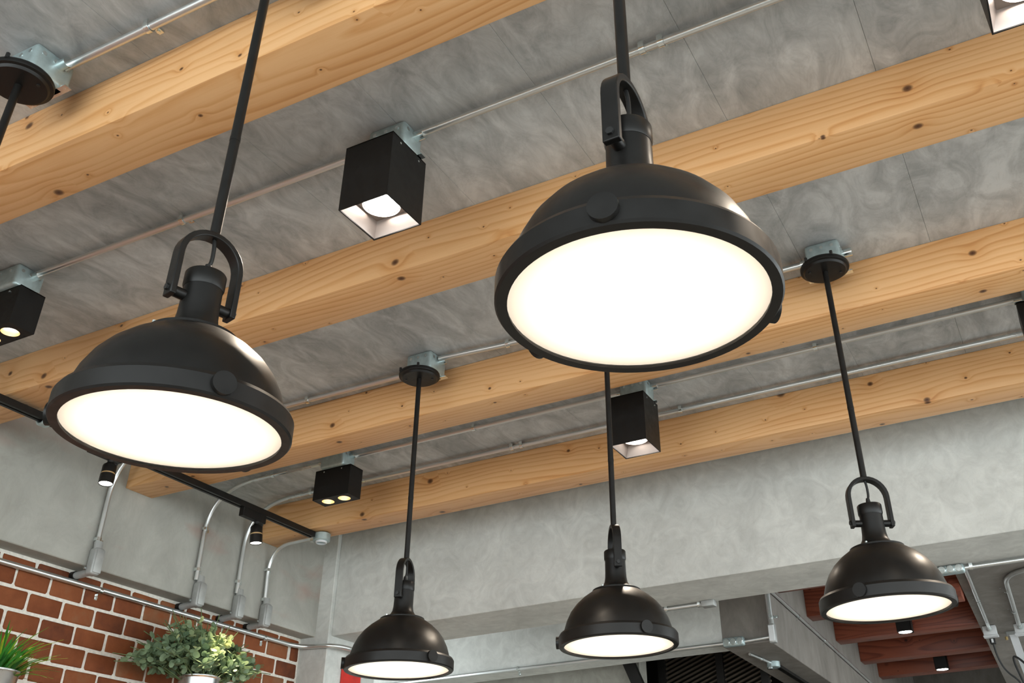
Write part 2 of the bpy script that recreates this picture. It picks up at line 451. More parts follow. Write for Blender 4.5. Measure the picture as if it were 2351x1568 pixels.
# ------------------------------------------------------------------ timber beams
def timber(x0, x1, y0, w, zb, zt, mat, label, group, cat='beam'):
    L, h = x1 - x0, zt - zb
    o = B().box(-L / 2, L / 2, -w / 2, w / 2, -h / 2, h / 2, .004, 2).done('wooden_beam', mat, None, ((x0 + x1) / 2, y0 + w / 2, (zb + zt) / 2))
    return tag(o, label, cat, group)
BEAMS = [(1.349, .188, .9035, 'thick honey pine beam nearest the camera, with large dark knots'),
         (2.418, .196, .9120, 'second pine ceiling beam, directly behind the two nearest pendants'),
         (3.461, .184, .9045, 'third pine ceiling beam, behind the round canopies of the far pendants'),
         (4.496, .180, .9068, 'farthest pine ceiling beam, next to the pale concrete beam')]
for y0, w, zf, lb in BEAMS:
    timber(-4.397, 4.0, y0, w, 1.5 + zf * 2.2, ZC, 'pine', lb, 'pine ceiling beams')
for y1, lb in ((7.08, 'dark red timber just under the back concrete beam'), (8.04, 'dark red timber, nearest one fully in view past the right pendant'),
               (9.0, 'dark red timber seen just below the right far pendant'), (9.98, 'third dark red timber, between the two small black downlights'),
               (10.83, 'lowest dark red timber in view, behind the lower downlight')):
    timber(-1.80, -.625, y1 - .18, .18, 3.405, 3.80, 'redwood', lb, 'red stained beams of the rear bay')
for y in (11.8, 12.7):
    pass

# ------------------------------------------------------------------ conduits and fittings
def strap(parent, p, axis, out, r=.0125):
    """one-hole pipe strap on a conduit: axis along the pipe, out = direction away from the surface"""
    a, n = Vector(axis).normalized(), Vector(out).normalized(); s = a.cross(n).normalized(); p = Vector(p)
    t = B(); pts = []
    for k in range(9):
        th = PI * k / 8; pts.append(p + s * math.cos(th) * (r + .0025) + n * math.sin(th) * (r + .0025))
    pts = [p + s * (r + .032) - n * (r + .006), p + s * (r + .0035) - n * (r + .006)] + pts + [p - s * (r + .0025) - n * (r + .006)]
    t.sweep_rect(pts, a, .018, .0025)
    o = t.done('strap', 'zinc_bright', parent)
    q = p + s * (r + .020) - n * (r + .005)
    B().cyl(q, q + n * .006, .006, 10).done('screw', 'zinc_bright', o)
    return o
def conduit(label, pts, r=.0125, straps=(), mat='conduit_steel', group='metal conduits', rad=.25):
    P = [Vector(p) for p in pts]; base = P[0]
    o = B().tube([p - base for p in bez(P, 12, rad)], r, 14).done('conduit', mat, None, base)
    tag(o, label, 'conduit', group)
    for p, ax, out in straps: strap(o, Vector(p) - base, ax, out, r)
    return o
ZK = ZC - .025
XA, DN = (1, 0, 0), (0, 0, -1)
XR = (1, 0, 0)
conduit('metal conduit across the ceiling above the nearest pine beam, top left', [(-2.27, 1.243, ZK), (-1.455, 1.243, ZK)], straps=[((-1.93, 1.243, ZK), XA, DN)])
conduit('long metal conduit from the left twin downlight to the middle cube downlight', [(-3.35, 1.97, ZK), (-1.68, 1.975, ZK)], straps=[((-2.53, 1.972, ZK), XA, DN)])
conduit('metal conduit running right from the middle cube downlight', [(-1.54, 1.98, ZK), (.22, 1.97, ZK)], straps=[((-.64, 1.975, ZK), XA, DN), ((-.70, 1.975, ZK), XA, DN)])
conduit('metal conduit bending off the left wall beside the third pine beam', [(-4.377, 3.355, 3.11), (-4.377, 3.355, ZK), (-2.46, 3.375, ZK)], straps=[((-4.377, 3.355, 3.17), (0, 0, 1), XR), ((-3.1, 3.37, ZK), XA, DN)], rad=.36)
conduit('kinked metal conduit right of the far left canopy', [(-2.29, 3.315, ZK), (-2.15, 3.325, ZK), (-1.95, 3.345, ZK), (-1.50, 3.345, ZK)], straps=[((-1.94, 3.345, ZK), XA, DN)], rad=.1)
conduit('metal conduit ending at the far right canopy, behind the near right pendant', [(-1.35, 3.345, ZK), (-.555, 3.345, ZK)], straps=[((-1.0, 3.345, ZK), XA, DN)])
conduit('upper conduit bending from the left wall to the small twin downlight', [(-4.377, 4.048, 3.13), (-4.377, 4.048, ZK), (-3.50, 4.045, ZK)],
        straps=[((-4.377, 4.048, 3.43), (0, 0, 1), XR), ((-4.377, 4.048, 3.19), (0, 0, 1), XR), ((-3.91, 4.047, ZK), XA, DN)], rad=.36)
conduit('conduit between the small twin downlight and the far cube downlight', [(-3.33, 4.05, ZK), (-1.67, 4.05, ZK)], straps=[((-2.55, 4.05, ZK), XA, DN)])
conduit('conduit right of the far cube downlight, beside the third beam', [(-1.55, 4.05, ZK), (.20, 4.05, ZK)], straps=[((-.71, 4.05, ZK), XA, DN)])
conduit('lower conduit bending from the left wall along the farthest pine beam', [(-4.377, 4.375, 3.13), (-4.377, 4.375, ZK), (4.0, 4.375, ZK)],
        straps=[((-4.377, 4.375, 3.20), (0, 0, 1), XR), ((-3.90, 4.375, ZK), XA, DN), ((-2.50, 4.375, ZK), XA, DN), ((-2.44, 4.375, ZK), XA, DN), ((-1.50, 4.375, ZK), XA, DN)], rad=.36)
conduit('short curved conduit from the corner wall up to the round track box', [(-4.377, 4.62, 3.10), (-4.377, 4.60, 3.475), (-4.02, 4.59, 3.475)],
        straps=[((-4.377, 4.607, 3.33), (0, 0, 1), XR), ((-4.377, 4.618, 3.15), (0, 0, 1), XR)], rad=.26)
conduit('long conduit strapped along the top of the brick wall', [(-4.485, -1.0, 2.957), (-4.485, 5.02, 2.967), (-4.44, 5.115, 2.967), (-4.25, 5.115, 2.955), (-4.20, 5.20, 2.955), (-4.20, 5.6, 2.955)],
        r=.014, straps=[((-4.485, 3.52, 2.96), (0, 1, 0), XR), ((-4.485, 4.77, 2.963), (0, 1, 0), XR)], rad=.06)
def lb(y, label):
    t = thing('conduit_elbow', label, 'conduit fitting', (-4.397, y, 2.982), 0, 'conduit elbows on the left wall'); t.scale = (1.0, 1.25, 1.12)
    B().box(.002, .058, -.022, .022, 0, .125, .012, 3).done('elbow_body', 'cast_grey', t)
    B().box(.056, .064, -.019, .019, .008, .115, .004, 2).done('cover', 'cast_grey', t)
    B().cyl((.030, 0, .12), (.025, 0, .155), .019, 14).done('hub', 'cast_grey', t)
    B().tube([(.01, 0, .018), (-.112, 0, .014)], .0165, 12).done('pipe_stub', 'cast_grey', t)
    B().cyl((-.116, 0, .014), (-.085, 0, .0145), .021, 12).done('coupling', 'dark_steel', t)
    B().cyl((.012, -.024, .03), (.012, -.034, .03), .006, 8).done('screw', 'zinc_bright', t)
lb(3.358, 'cast grey conduit elbow on the left wall, nearest the left pendant')
lb(4.075, 'cast grey conduit elbow on the left wall, second from the left')
lb(4.392, 'cast grey conduit elbow on the left wall, third from the left')
lb(4.625, 'cast grey conduit elbow on the left wall, closest to the corner pier')

def jbox(cx, cy, label, sx=.115, sy=.115, z0=3.60, z1=ZC, holes=True, group='galvanised ceiling boxes', name='junction_box', mat='galvanised'):
    t = thing(name, label, 'junction box', (cx, cy, z0), 0, group)
    h = z1 - z0
    B().box(-sx / 2, sx / 2, -sy / 2, sy / 2, 0, h, .014, 3).done('box_body', mat, t)
    if holes:
        for k in (-1, 0, 1):
            B().cyl((k * sx * .30, -sy / 2 - .0015, h * .72), (k * sx * .30, -sy / 2 + .003, h * .72), .0075, 12).done('knockout', 'zinc_bright', t)
            B().cyl((sx / 2 - .003, k * sy * .30, h * .72), (sx / 2 + .0015, k * sy * .30, h * .72), .0075, 12).done('knockout', 'zinc_bright', t)
        for s_ in (-1, 1):
            B().cyl((s_ * (sx / 2), sy * .12, h * .7), (s_ * (sx / 2 + .035), sy * .12, h * .7), .017, 14).done('connector', 'zinc_bright', t)
        # mounting ears
        B().box(-sx / 2 - .02, sx / 2 + .02, sy / 2 - .03, sy / 2 - .005, 0, .004).done('ear', 'zinc_bright', t)
    return t

# ------------------------------------------------------------------ downlights
def beam(parent, loc, watts, deg, col=(1, .84, .66)):
    sd = bpy.data.lights.new('spot_beam', 'SPOT'); sd.energy = watts; sd.color = col; sd.spot_size = math.radians(deg); sd.spot_blend = .7; sd.shadow_soft_size = .04
    so = bpy.data.objects.new('spot_beam', sd); C.objects.link(so); so.parent = parent; so.location = loc
def cube_light(cx, cy, label):
    t = thing('cube_downlight', label, 'downlight', (cx, cy, 3.35), 0, 'square black ceiling downlights')
    a, h, th = .0915, .25, .004
    o = B()
    o.box(-a, a, -a, -a + th, 0, h); o.box(-a, a, a - th, a, 0, h); o.box(-a, -a + th, -a + th, a - th, 0, h); o.box(a - th, a, -a + th, a - th, 0, h)
    o.box(-a, a, -a, a, h - .004, h)
    o.done('housing', 'black_satin', t, smooth=0)
    # tapering square reflector from the lip up to a plate with the round lens
    b0, b1, zl = a - th - .0005, .066, .052
    r = B()
    r._add([(x_, y_, 0.003) for x_, y_ in ((-b0, -b0), (b0, -b0), (b0, b0), (-b0, b0))] + [(x_, y_, zl) for x_, y_ in ((-b1, -b1), (b1, -b1), (b1, b1), (-b1, b1))],
           [(0, 1, 5, 4), (1, 2, 6, 5), (2, 3, 7, 6), (3, 0, 4, 7)])
    r.done('reflector', 'reflector', t, smooth=0)
    p = B(); p.plate_hole(-b1, b1, -b1, b1, zl, 0, 0, .060, 32); p.done('lens_plate', 'reflector', t, smooth=0)
    q = B(); q.lathe([(.060, zl - .004), (.060, zl + .012)], 32); q.done('lens_ring', 'reflector', t)
    l = B(); l.lathe([(0, zl + .006), (.058, zl + .006)], 32); l.done('lens', 'lamp_lens', t)
    beam(t, (0, 0, zl - .002), 42, 112)
    for k in (-1, 1): B().cyl((a - .001, k * .05, h - .02), (a + .002, k * .05, h - .02), .004, 8).done('screw', 'zinc_bright', t)
    return t
for cx, cy, w1, w2 in ((-1.6035, 1.9535, 'black cube downlight glowing between the first two pine beams', 'galvanised box above the middle cube downlight'),
                       (.300, 1.9535, 'black cube downlight cut by the top right corner of the view', 'galvanised box above the top right cube downlight'),
                       (-1.621, 4.023, 'black cube downlight between the third and farthest pine beams', 'galvanised box above the far cube downlight'),
                       (.245, 4.023, 'black cube downlight cut by the right edge of the view', 'galvanised box above the cube downlight at the right edge')):
    cube_light(cx, cy, w1); jbox(cx + .015, cy + .018, w2, .145, .105)
def twin_light(cx, cy, label):
    t = thing('twin_downlight', label, 'downlight', (cx, cy, 3.43), 0, 'twin black ceiling downlights')
    a, b_, h, th = .120, .0545, .17, .004
    o = B()
    o.box(-a, a, -b_, -b_ + th, 0, h); o.box(-a, a, b_ - th, b_, 0, h); o.box(-a, -a + th, -b_ + th, b_ - th, 0, h); o.box(a - th, a, -b_ + th, b_ - th, 0, h)
    o.box(-a, a, -b_, b_, h - .004, h)
    o.done('housing', 'black_satin', t, smooth=0)
    p = B()
    for s_ in (-1, 1):
        x0, x1 = (-a, 0) if s_ < 0 else (0, a)
        p.plate_hole(x0, x1, -b_, b_, .0005, s_ * .055, 0, .034, 32)
    p.done('face_plate', 'black_satin', t, smooth=0)
    for s_ in (-1, 1):
        q = B(); q.lathe([(.034, .0005), (.027, .030)], 32, (s_ * .055, 0, 0)); q.done('baffle', 'gold_reflector', t)
        l = B(); l.lathe([(0, .026), (.0275, .026)], 32, (s_ * .055, 0, 0)); l.done('lens', 'lamp_lens_warm', t)
        beam(t, (s_ * .055, 0, .022), 14, 100)
        B().cyl((s_ * .06, -b_ + .001, h - .015), (s_ * .06, -b_ - .002, h - .015), .004, 8).done('screw', 'zinc_bright', t)
twin_light(-3.418, 1.975, 'black twin downlight cut by the left edge of the view')
jbox(-3.42, 1.96, 'galvanised box above the twin downlight at the left edge', .20, .12)
twin_light(-3.418, 4.040, 'small black twin downlight with two lit lenses near the corner')
jbox(-3.42, 4.02, 'galvanised box above the small twin downlight near the corner', .16, .11)

# ------------------------------------------------------------------ pendant lamps
RIM = [(.192, .004), (.190, 0.0), (.2055, 0.0), (.2085, .004), (.2085, .036), (.2040, .044), (.1935, .047), (.1925, .040), (.1925, .010)]
DOME = [(.1915, .040), (.1885, .060), (.1795, .090), (.1650, .120), (.1455, .146), (.1200, .170), (.0960, .187), (.0860, .1935), (.0858, .1985), (.0790, .2015), (.0600, .208), (.0490, .216), (.0425, .228), (.0395, .245), (.0385, .265), (.0378, .310)]
RIM = [(a_ * 1.022, b_) for a_, b_ in RIM]
DOME = [(a_ * (1.022 if a_ > .06 else 1.0), b_) for a_, b_ in DOME]
def pendant(cx, cy, zr, yoke_deg, knob_deg, label, clabel, tilt=0.0):
    t = thing('pendant_lamp', label, 'pendant lamp', (cx, cy, zr), 0, 'black dome pendant lamps')
    prof = DOME + [(.0365, .310), (.0360, .26), (.040, .230), (.046, .2165), (.058, .2065), (.095, .184), (.1185, .167), (.1435, .143), (.163, .118), (.1775, .089), (.1865, .060), (.1895, .040)]
    sh = B().lathe(prof, 72, close=True).done('shade', 'black_metal', t, smooth=50)
    lin = [(.190, .040), (.1850, .060), (.176, .089), (.161, .117), (.142, .141), (.1175, .164), (.094, .181), (.055, .196), (0, .200)]
    B().lathe(lin, 56).done('shade_lining', 'white_enamel', t, smooth=60)
    # small pin and hinge at the collar
    B().cyl((.083 * math.cos(4.5), .083 * math.sin(4.5), .196), (.083 * math.cos(4.5), .083 * math.sin(4.5), .204), .004, 8).done('collar_pin', 'zinc_bright', t)
    rm = B().lathe(RIM, 88, close=True).done('rim', 'black_metal', t, smooth=24)
    for d in knob_deg:
        a = math.radians(d); u = Vector((math.cos(a), math.sin(a), 0)); z = Vector((0, 0, .024))
        B().cyl(u * .209 + z, u * .2225 + z, .0215, 24).done('knob', 'black_metal', rm)
    B().lathe([(0, .0065), (.06, .0065), (.12, .0065), (.1955, .0065)], 64).done('diffuser', 'opal_diffuser', t)
    # cap on the neck
    B().lathe([(0, .344), (.0385, .344), (.0405, .341), (.0405, .314), (.0385, .308), (.030, .308)], 40).done('cap', 'black_metal', t, smooth=40)
    # yoke
    yk = bpy.data.objects.new('yoke_pivot', None)
    bpy.data.objects.remove(yk)
    a = math.radians(yoke_deg); u = Vector((math.cos(a), math.sin(a), 0)); n = Vector((-math.sin(a), math.cos(a), 0)); Z = Vector((0, 0, 1))
    r0 = .0655; zs = .372; pts = [u * r0 + Z * .268, u * r0 + Z * .30, u * r0 + Z * .34]
    for k in range(17):
        th = PI * k / 16; pts.append(u * (r0 * math.cos(th)) + Z * (zs + r0 * math.sin(th)))
    pts += [-u * r0 + Z * .34, -u * r0 + Z * .30, -u * r0 + Z * .268]
    y = B().sweep_rect(pts, n, .030, .0125).done('yoke', 'black_metal', t, smooth=30)
    bv = y.modifiers.new('edge', 'BEVEL'); bv.width = .002; bv.segments = 2; bv.limit_method = 'ANGLE'
    for s_ in (-1, 1):
        B().cyl(u * (s_ * .034) + Z * .281, u * (s_ * .062) + Z * .281, .0115, 14).done('pivot', 'black_metal', t)
        B().cyl(u * (s_ * .0700) + Z * .284, u * (s_ * .0765) + Z * .284, .0072, 6).done('bolt', 'black_plastic', y)
    # cord and strain relief
    B().tube(bez([(0, 0, .437), (.004, .002, .415), (.004, .003, .378), (0, 0, .364)], 6, .015), .0042, 8).done('cord', 'cable_rubber', t)
    B().cyl((0, 0, .342), (0, 0, .368), .0105, 12, r1=.006).done('strain_relief', 'black_plastic', t)
    ztop = 3.585 - zr
    B().cyl((0, 0, .440), (0, 0, ztop), .0110, 16).done('rod', 'black_metal', t)
    B().cyl((0, 0, .700), (0, 0, .712), .0116, 16).done('rod_joint', 'black_metal', t)
    zc = 3.572 - zr
    cn = B().lathe([(0, zc), (.078, zc), (.080, zc + .003), (.083, zc + .008), (.0925, zc + .010), (.0935, zc + .014), (.0935, zc + .022), (.090, zc + .028), (0, zc + .028)], 56).done('canopy', 'black_metal', t, smooth=30)
    for d in (25, 205): B().cyl((.06 * math.cos(math.radians(d)), .06 * math.sin(math.radians(d)), zc - .003), (.06 * math.cos(math.radians(d)), .06 * math.sin(math.radians(d)), zc + .002), .0055, 10).done('screw', 'black_plastic', cn)
    for d in (235, 300): B().cyl((.0915 * math.cos(math.radians(d)), .0915 * math.sin(math.radians(d)), zc + .02), (.0915 * math.cos(math.radians(d)), .0915 * math.sin(math.radians(d)), zc + .038), .006, 8).done('canopy_tab', 'black_plastic', cn)
    # the shade swivels a little in its yoke
    if tilt:
        v = Vector((cx, cy, 0)).normalized(); pv = Vector((0, 0, .281))
        Mt = Matrix.Translation(pv) @ Matrix.Rotation(math.radians(tilt), 4, Vector((0, 0, 1)).cross(-v)) @ Matrix.Translation(-pv)
        for c_ in t.children:
            if c_.name.split('.')[0] in ('shade', 'shade_lining', 'collar_pin', 'rim', 'diffuser', 'cap', 'strain_relief'): c_.matrix_local = Mt
    # lamp light inside the dome
    ld = bpy.data.lights.new('bulb', 'POINT'); ld.energy = PENDANT_W; ld.color = (1, .90, .78); ld.shadow_soft_size = .035
    lo = bpy.data.objects.new('bulb', ld); C.objects.link(lo); lo.parent = t; lo.location = (0, 0, .105)
    jbox(cx + .005, cy + .04, clabel, .135, .13, 3.60)
    return t
PD = [(-1.381, 1.160, 2.258, 256, (337, 97, 217), 'large black dome pendant hanging at the left, close to the camera', 'galvanised box above the canopy of the near left pendant', 1.8),
      (-.4445, 1.148, 2.2505, 269, (281, 41, 161), 'largest black dome pendant, hanging right of centre close to the camera', 'galvanised box above the canopy of the near right pendant'),
      (-2.370, 3.280, 2.296, 284, (220, 340, 100), 'far black dome pendant on the left, in front of the corner pier', 'galvanised box above the far left canopy', 1.0),
      (-1.430, 3.280, 2.277, 303, (200, 320, 80), 'far black dome pendant in the middle, below the near right pendant', 'galvanised box above the far middle canopy', .5),
      (-.489, 3.280, 2.285, 208, (259, 26, 139), 'far black dome pendant on the right, in front of the red timbers', 'galvanised box above the far right canopy', 1.6),
      (-2.345, 1.172, 2.266, 262, (280, 40, 160), 'pendant at the left edge of the view, only its canopy and rod showing', 'galvanised box above the canopy at the left edge')]
for p in PD: pendant(*p)

# ------------------------------------------------------------------ track rail with spots
tr = thing('track_rail', 'black lighting track screwed under the pine beams by the left wall', 'track rail', (-3.995, 1.0, 3.468))
t_ = B()
t_.box(-.021, .021, 0, 3.54, -.002, .022); t_.box(-.021, -.006, 0, 3.54, -.010, -.002); t_.box(.006, .021, 0, 3.54, -.010, -.002)
t_.done('rail', 'black_metal', tr, smooth=0)
B().box(-.019, .019, 3.50, 3.56, -.002, .023, .003).done('end_feed', 'black_plastic', tr)
tb = thing('track_junction_box', 'round galvanised box at the far end of the track rail', 'junction box', (-3.965, 4.592, 3.442))
B().lathe([(0, 0), (.048, 0), (.052, .004), (.052, .044), (.046, .049), (0, .049)], 32).done('box_body', 'galvanised', tb)
B().lathe([(.030, -.012), (.034, -.010), (.034, 0)], 24).done('hub', 'white_plastic', tb)
B().box(-.085, -.04, -.012, .012, .008, .030, .004).done('connector', 'zinc_bright', tb)
cj = thing('track_connector', 'small galvanised collar on the track rail, left of the near left pendant', 'track connector', (-3.995, 2.63, 3.468))
B().lathe([(.030, -.022), (.033, -.018), (.033, .018), (.030, .022), (.024, .022), (.024, -.022)], 24, axis='y', close=True).done('collar', 'galvanised', cj)
def track_spot(y, label, tilt, watts):
    t = thing('track_spot', label, 'track spotlight', (-3.995, y, 3.466), 0, 'black track spotlights')
    B().box(-.018, .018, -.105, .080, -.055, -.004, .003).done('adapter', 'black_satin', t)
    B().cyl((0, .028, -.043), (0, .028, -.072), .016, 16).done('swivel', 'black_plastic', t)
    B().cyl((0, .028, -.043), (0, .028, -.050), .008, 10).done('stud', 'zinc_bright', t)
    B().cyl((.012, .028, -.068), (.034, .04, -.080), .006, 10).done('tilt_knob', 'black_plastic', t)
    hd = bpy.data.objects.new('lamp_head', None); bpy.data.objects.remove(hd)
    q = B(); q.lathe([(0, .0), (.020, .0), (.024, -.006), (.030, -.010), (.033, -.016), (.033, -.052), (.030, -.053), (.030, -.060), (.0345, -.061), (.0345, -.108), (.0325, -.110), (.0305, -.108), (.029, -.095)], 36)
    head = q.done('head', 'black_metal', t, (0, .028, -.070), smooth=40)
    head.rotation_euler = tilt
    B().lathe([(.0312, -.0525), (.0312, -.0605)], 32).done('vent_ring', 'gold_reflector', head)
    B().lathe([(0, -.1055), (.0305, -.1055)], 32).done('lens', 'track_lens', head)
    sd = bpy.data.lights.new('spot_beam', 'SPOT'); sd.energy = watts; sd.color = (1, .82, .52); sd.spot_size = math.radians(54); sd.spot_blend = .6; sd.shadow_soft_size = .025
    so = bpy.data.objects.new('spot_beam', sd); C.objects.link(so); so.parent = head; so.location = (0, 0, -.114)
track_spot(3.00, 'black track spotlight below the near left pendant', (math.radians(-3), math.radians(-4), 0), 14)
track_spot(4.035, 'black track spotlight beside the last pine beam, near the corner', (math.radians(4), math.radians(-4), 0), 40)

# ------------------------------------------------------------------ rear bay fittings
conduit('bright conduit stub under the back concrete beam, right of the far middle pendant', [(-2.30, 5.63, 3.017), (-1.90, 5.63, 3.017)], straps=[((-2.13, 5.63, 3.017), XA, DN), ((-1.92, 5.63, 3.017), XA, DN)])
t = thing('end_box', 'small pale box ending the conduit stub under the back beam', 'junction box', (-1.86, 5.63, 2.995)); B().box(-.04, .04, -.03, .03, 0, .035, .006, 2).done('box_body', 'cast_grey', t); B().cyl((-.055, 0, .02), (-.035, 0, .02), .016, 12).done('hub', 'cast_grey', t)
conduit('conduit along the lower edge of the rear cross beam', [(-5.6, 6.685, 3.028), (-2.12, 6.685, 3.015)], r=.014, straps=[((-3.74, 6.685, 3.022), XA, (0, -1, 0))])
t = jbox(-2.05, 6.675, 'galvanised box on the rear cross beam beside the dark screen', .15, .05, 2.985, 3.045, holes=False)
for k in (-1, 0, 1): B().lathe([(.022, -.027), (.020, -.029), (0, -.029)], 16, (k * .046, 0, .03), axis='y').done('knockout', 'zinc_bright', t)
conduit('short conduit from the rear box to the corner elbow', [(-1.975, 6.685, 3.012), (-1.80, 6.685, 3.020)], r=.013)
t = thing('corner_elbow', 'pale upright conduit elbow on the rear concrete corner', 'conduit fitting', (-1.775, 6.68, 2.975)); B().box(-.024, .024, -.03, .018, 0, .125, .008, 2).done('elbow_body', 'cast_grey', t); B().box(-.02, .02, -.036, -.028, .01, .115, .003).done('cover', 'white_plastic', t); B().cyl((0, 0, .12), (0, 0, .155), .018, 12).done('hub', 'cast_grey', t)
conduit('upright conduit on the rear concrete corner above the elbow', [(-1.775, 6.68, 3.10), (-1.775, 6.68, 3.60)], r=.013, straps=[((-1.775, 6.68, 3.15), (0, 0, 1), (0, -1, 0))])
conduit('conduit running back along the rough concrete beam', [(-1.785, 6.80, 3.355), (-1.785, 12.5, 3.18)], r=.012, straps=[((-1.785, 7.5, 3.333), (0, 1, 0), XR), ((-1.785, 8.3, 3.309), (0, 1, 0), XR)])
t = thing('rear_track', 'black track rail under the rough concrete beam of the rear bay', 'track rail', (-1.975, 7.42, 2.972)); B().box(-.018, .018, 0, 4.5, 0, .022).done('rail', 'black_metal', t)
t = thing('rear_track_box', 'round galvanised feed box at the start of the rear track', 'junction box', (-1.98, 7.36, 2.955)); B().lathe([(0, 0), (.044, 0), (.048, .004), (.048, .040), (0, .040)], 28).done('box_body', 'galvanised', t); B().cyl((-.02, -.03, 0), (-.02, -.03, -.012), .02, 14).done('hub', 'zinc_bright', t)
conduit('short conduit feeding the rear track box', [(-2.03, 6.95, 2.983), (-1.985, 7.32, 2.983)], r=.010, straps=[((-2.005, 7.15, 2.983), (0.1, 1, 0), DN)])
def cyl_light(cx, cy, label):
    t = thing('small_downlight', label, 'downlight', (cx, cy, 3.335), 0, 'small downlights between the red timbers')
    a, h = .058, .30
    o = B(); o.box(-a, a, -a, -a + .004, 0, h); o.box(-a, a, a - .004, a, 0, h); o.box(-a, -a + .004, -a, a, 0, h); o.box(a - .004, a, -a, a, 0, h); o.box(-a, a, -a, a, h - .004, h); o.box(-.02, .02, -.02, .02, h, 3.80 - 3.335)
    o.done('housing', 'black_satin', t, smooth=0)
    B().lathe([(.0535, .002), (.050, .012)], 28).done('lens_ring', 'white_enamel', t)
    B().lathe([(0, .008), (.0515, .008)], 28).done('lens', 'lamp_lens', t)
    beam(t, (0, 0, .004), 12, 80)
cyl_light(-1.165, 8.50, 'small black downlight under the far right pendant')
cyl_light(-1.135, 10.25, 'lowest small black downlight between the red timbers')
# soffit fittings at the right
t = jbox(-.475, 5.63, 'long galvanised box under the back beam, beside the far right pendant', .145, .06, 2.985, 3.03, holes=False)
for k in (-1, 0, 1): B().lathe([(.020, -.031), (.018, -.033), (0, -.033)], 16, (k * .044, 0, .022), axis='y').done('knockout', 'zinc_bright', t)
conduit('bright conduit leaving the long box toward the right edge', [(-.41, 5.64, 3.012), (3.0, 5.64, 3.012)], straps=[((-.37, 5.64, 3.012), XA, DN)])
def sp(x_, y_, d=.016): return (x_, y_, sz(y_) - d)
conduit('grey conduit on the sloping soffit leading to the left white outlet box', [sp(-.535, 7.2), sp(-.552, 8.80)], r=.014, straps=[(sp(-.545, 8.2), (0, 1, 0), DN)], group='conduits on the sloping soffit')
conduit('dark curved conduit on the sloping soffit leading to the right white outlet box', [sp(2.0, 7.60), sp(-.30, 7.70), sp(-.325, 8.84)], r=.017, straps=[(sp(-.325, 8.05), (0, 1, 0), DN), (sp(-.325, 8.52), (0, 1, 0), DN)], rad=.22, group='conduits on the sloping soffit', mat='cast_grey')
def outlet(x_, y_, label):
    t = thing('outlet_box', label, 'outlet box', (x_, y_, sz(y_) - .075), 0, 'white outlet boxes')
    B().box(-.052, .052, -.035, .035, 0, .075, .005, 2).done('box_body', 'white_plastic', t)
    B().box(-.058, .058, -.040, .040, -.010, .002, .003).done('cover', 'white_plastic', t)
    B().cyl((0, -.036, .045), (0, -.055, .045), .020, 14).done('gland', 'zinc_bright', t)
    return t
outlet(-.553, 8.86, 'white outlet box with a black plug on the sloping soffit')
outlet(-.316, 8.90, 'white outlet box at the right edge, above the white bracket')
t = thing('power_plug', 'black plug and cable hanging from the left white outlet box', 'plug', (-.553, 8.90, sz(8.90) - .085))
B().box(-.022, .022, -.02, .02, -.045, 0, .006, 2).done('plug_body', 'cable_rubber', t); B().box(-.008, .008, -.022, -.018, -.035, -.005).done('plug_tab', 'white_plastic', t)
B().tube(bez([(0, 0, -.04), (.005, .02, -.14), (.04, .05, -.25), (.13, .08, -.33), (.15, .1, -.50), (.14, .1, -.75)], 8, .06), .0075, 8).done('cable', 'cable_rubber', t)
t = thing('wall_bracket', 'white metal bracket arm hanging at the lower right edge', 'bracket', (-.395, 9.05, 2.72))
B().sweep_rect([(0, 0, .63), (.02, .01, .42), (.075, .03, .05)], (0, 1, 0), .035, .060).done('arm', 'white_plastic', t)
B().box(-.05, .06, -.02, .03, .61, .64, .003).done('mount_plate', 'cast_grey', t)
B().cyl((-.055, -.01, .60), (-.055, -.01, .575), .012, 10).done('mount_bolt', 'brass', t)
t = thing('looped_cable', 'black cable looped over the white bracket at the lower right', 'cable', (-.40, 9.0, 2.9))
B().tube(bez([(.10, .0, .42), (.105, 0, .30), (.16, 0, .12), (.12, 0, .08), (.02, -.02, .22), (-.03, -.02, .26), (-.035, -.02, .20), (.01, 0, -.02), (.10, 0, -.2)], 8, .06), .009, 8).done('cable', 'cable_rubber', t)
B().box(.115, .165, -.03, .03, .03, .085, .008, 2).done('clamp', 'red_paper', t)

# dark steel screen below the rear cross beam
sc = thing('steel_screen', 'black steel slatted screen in the dark opening under the rear beam', 'screen', (-2.5, 7.9, 0))
for x_ in (-.56, -.06, .30):
    B().box(x_ - .03, x_ + .03, -.03, .03, 0, 3.3).done('post', 'dark_steel', sc, smooth=0)
me = None
for k in range(34):
    zz = 2.45 + k * .035
    if me is None:
        o = B()._add([(-.60, -.004, 0), (.34, -.004, .34), (.34, -.004, .352), (-.60, -.004, .012), (-.60, .02, 0), (.34, .02, .34), (.34, .02, .352), (-.60, .02, .012)],
                     [(0, 1, 2, 3), (7, 6, 5, 4), (0, 4, 5, 1), (3, 2, 6, 7), (0, 3, 7, 4), (1, 5, 6, 2)]).done('slat', 'cast_grey', sc, (0, 0, zz), smooth=0)
        me = o.data; me.materials[0] = MATS['slat_steel']
    else: link('slat', me, sc, (0, 0, zz))
ss = thing('steel_stringer', 'black sloping steel bar at the edge of the rear plastered wall', 'steel bar', (-3.03, 7.24, 2.0))
B().sweep_rect([(-.14, 0, 1.3), (.42, 0, 0)], (0, 1, 0), .05, .085).done('bar', 'dark_steel', ss)

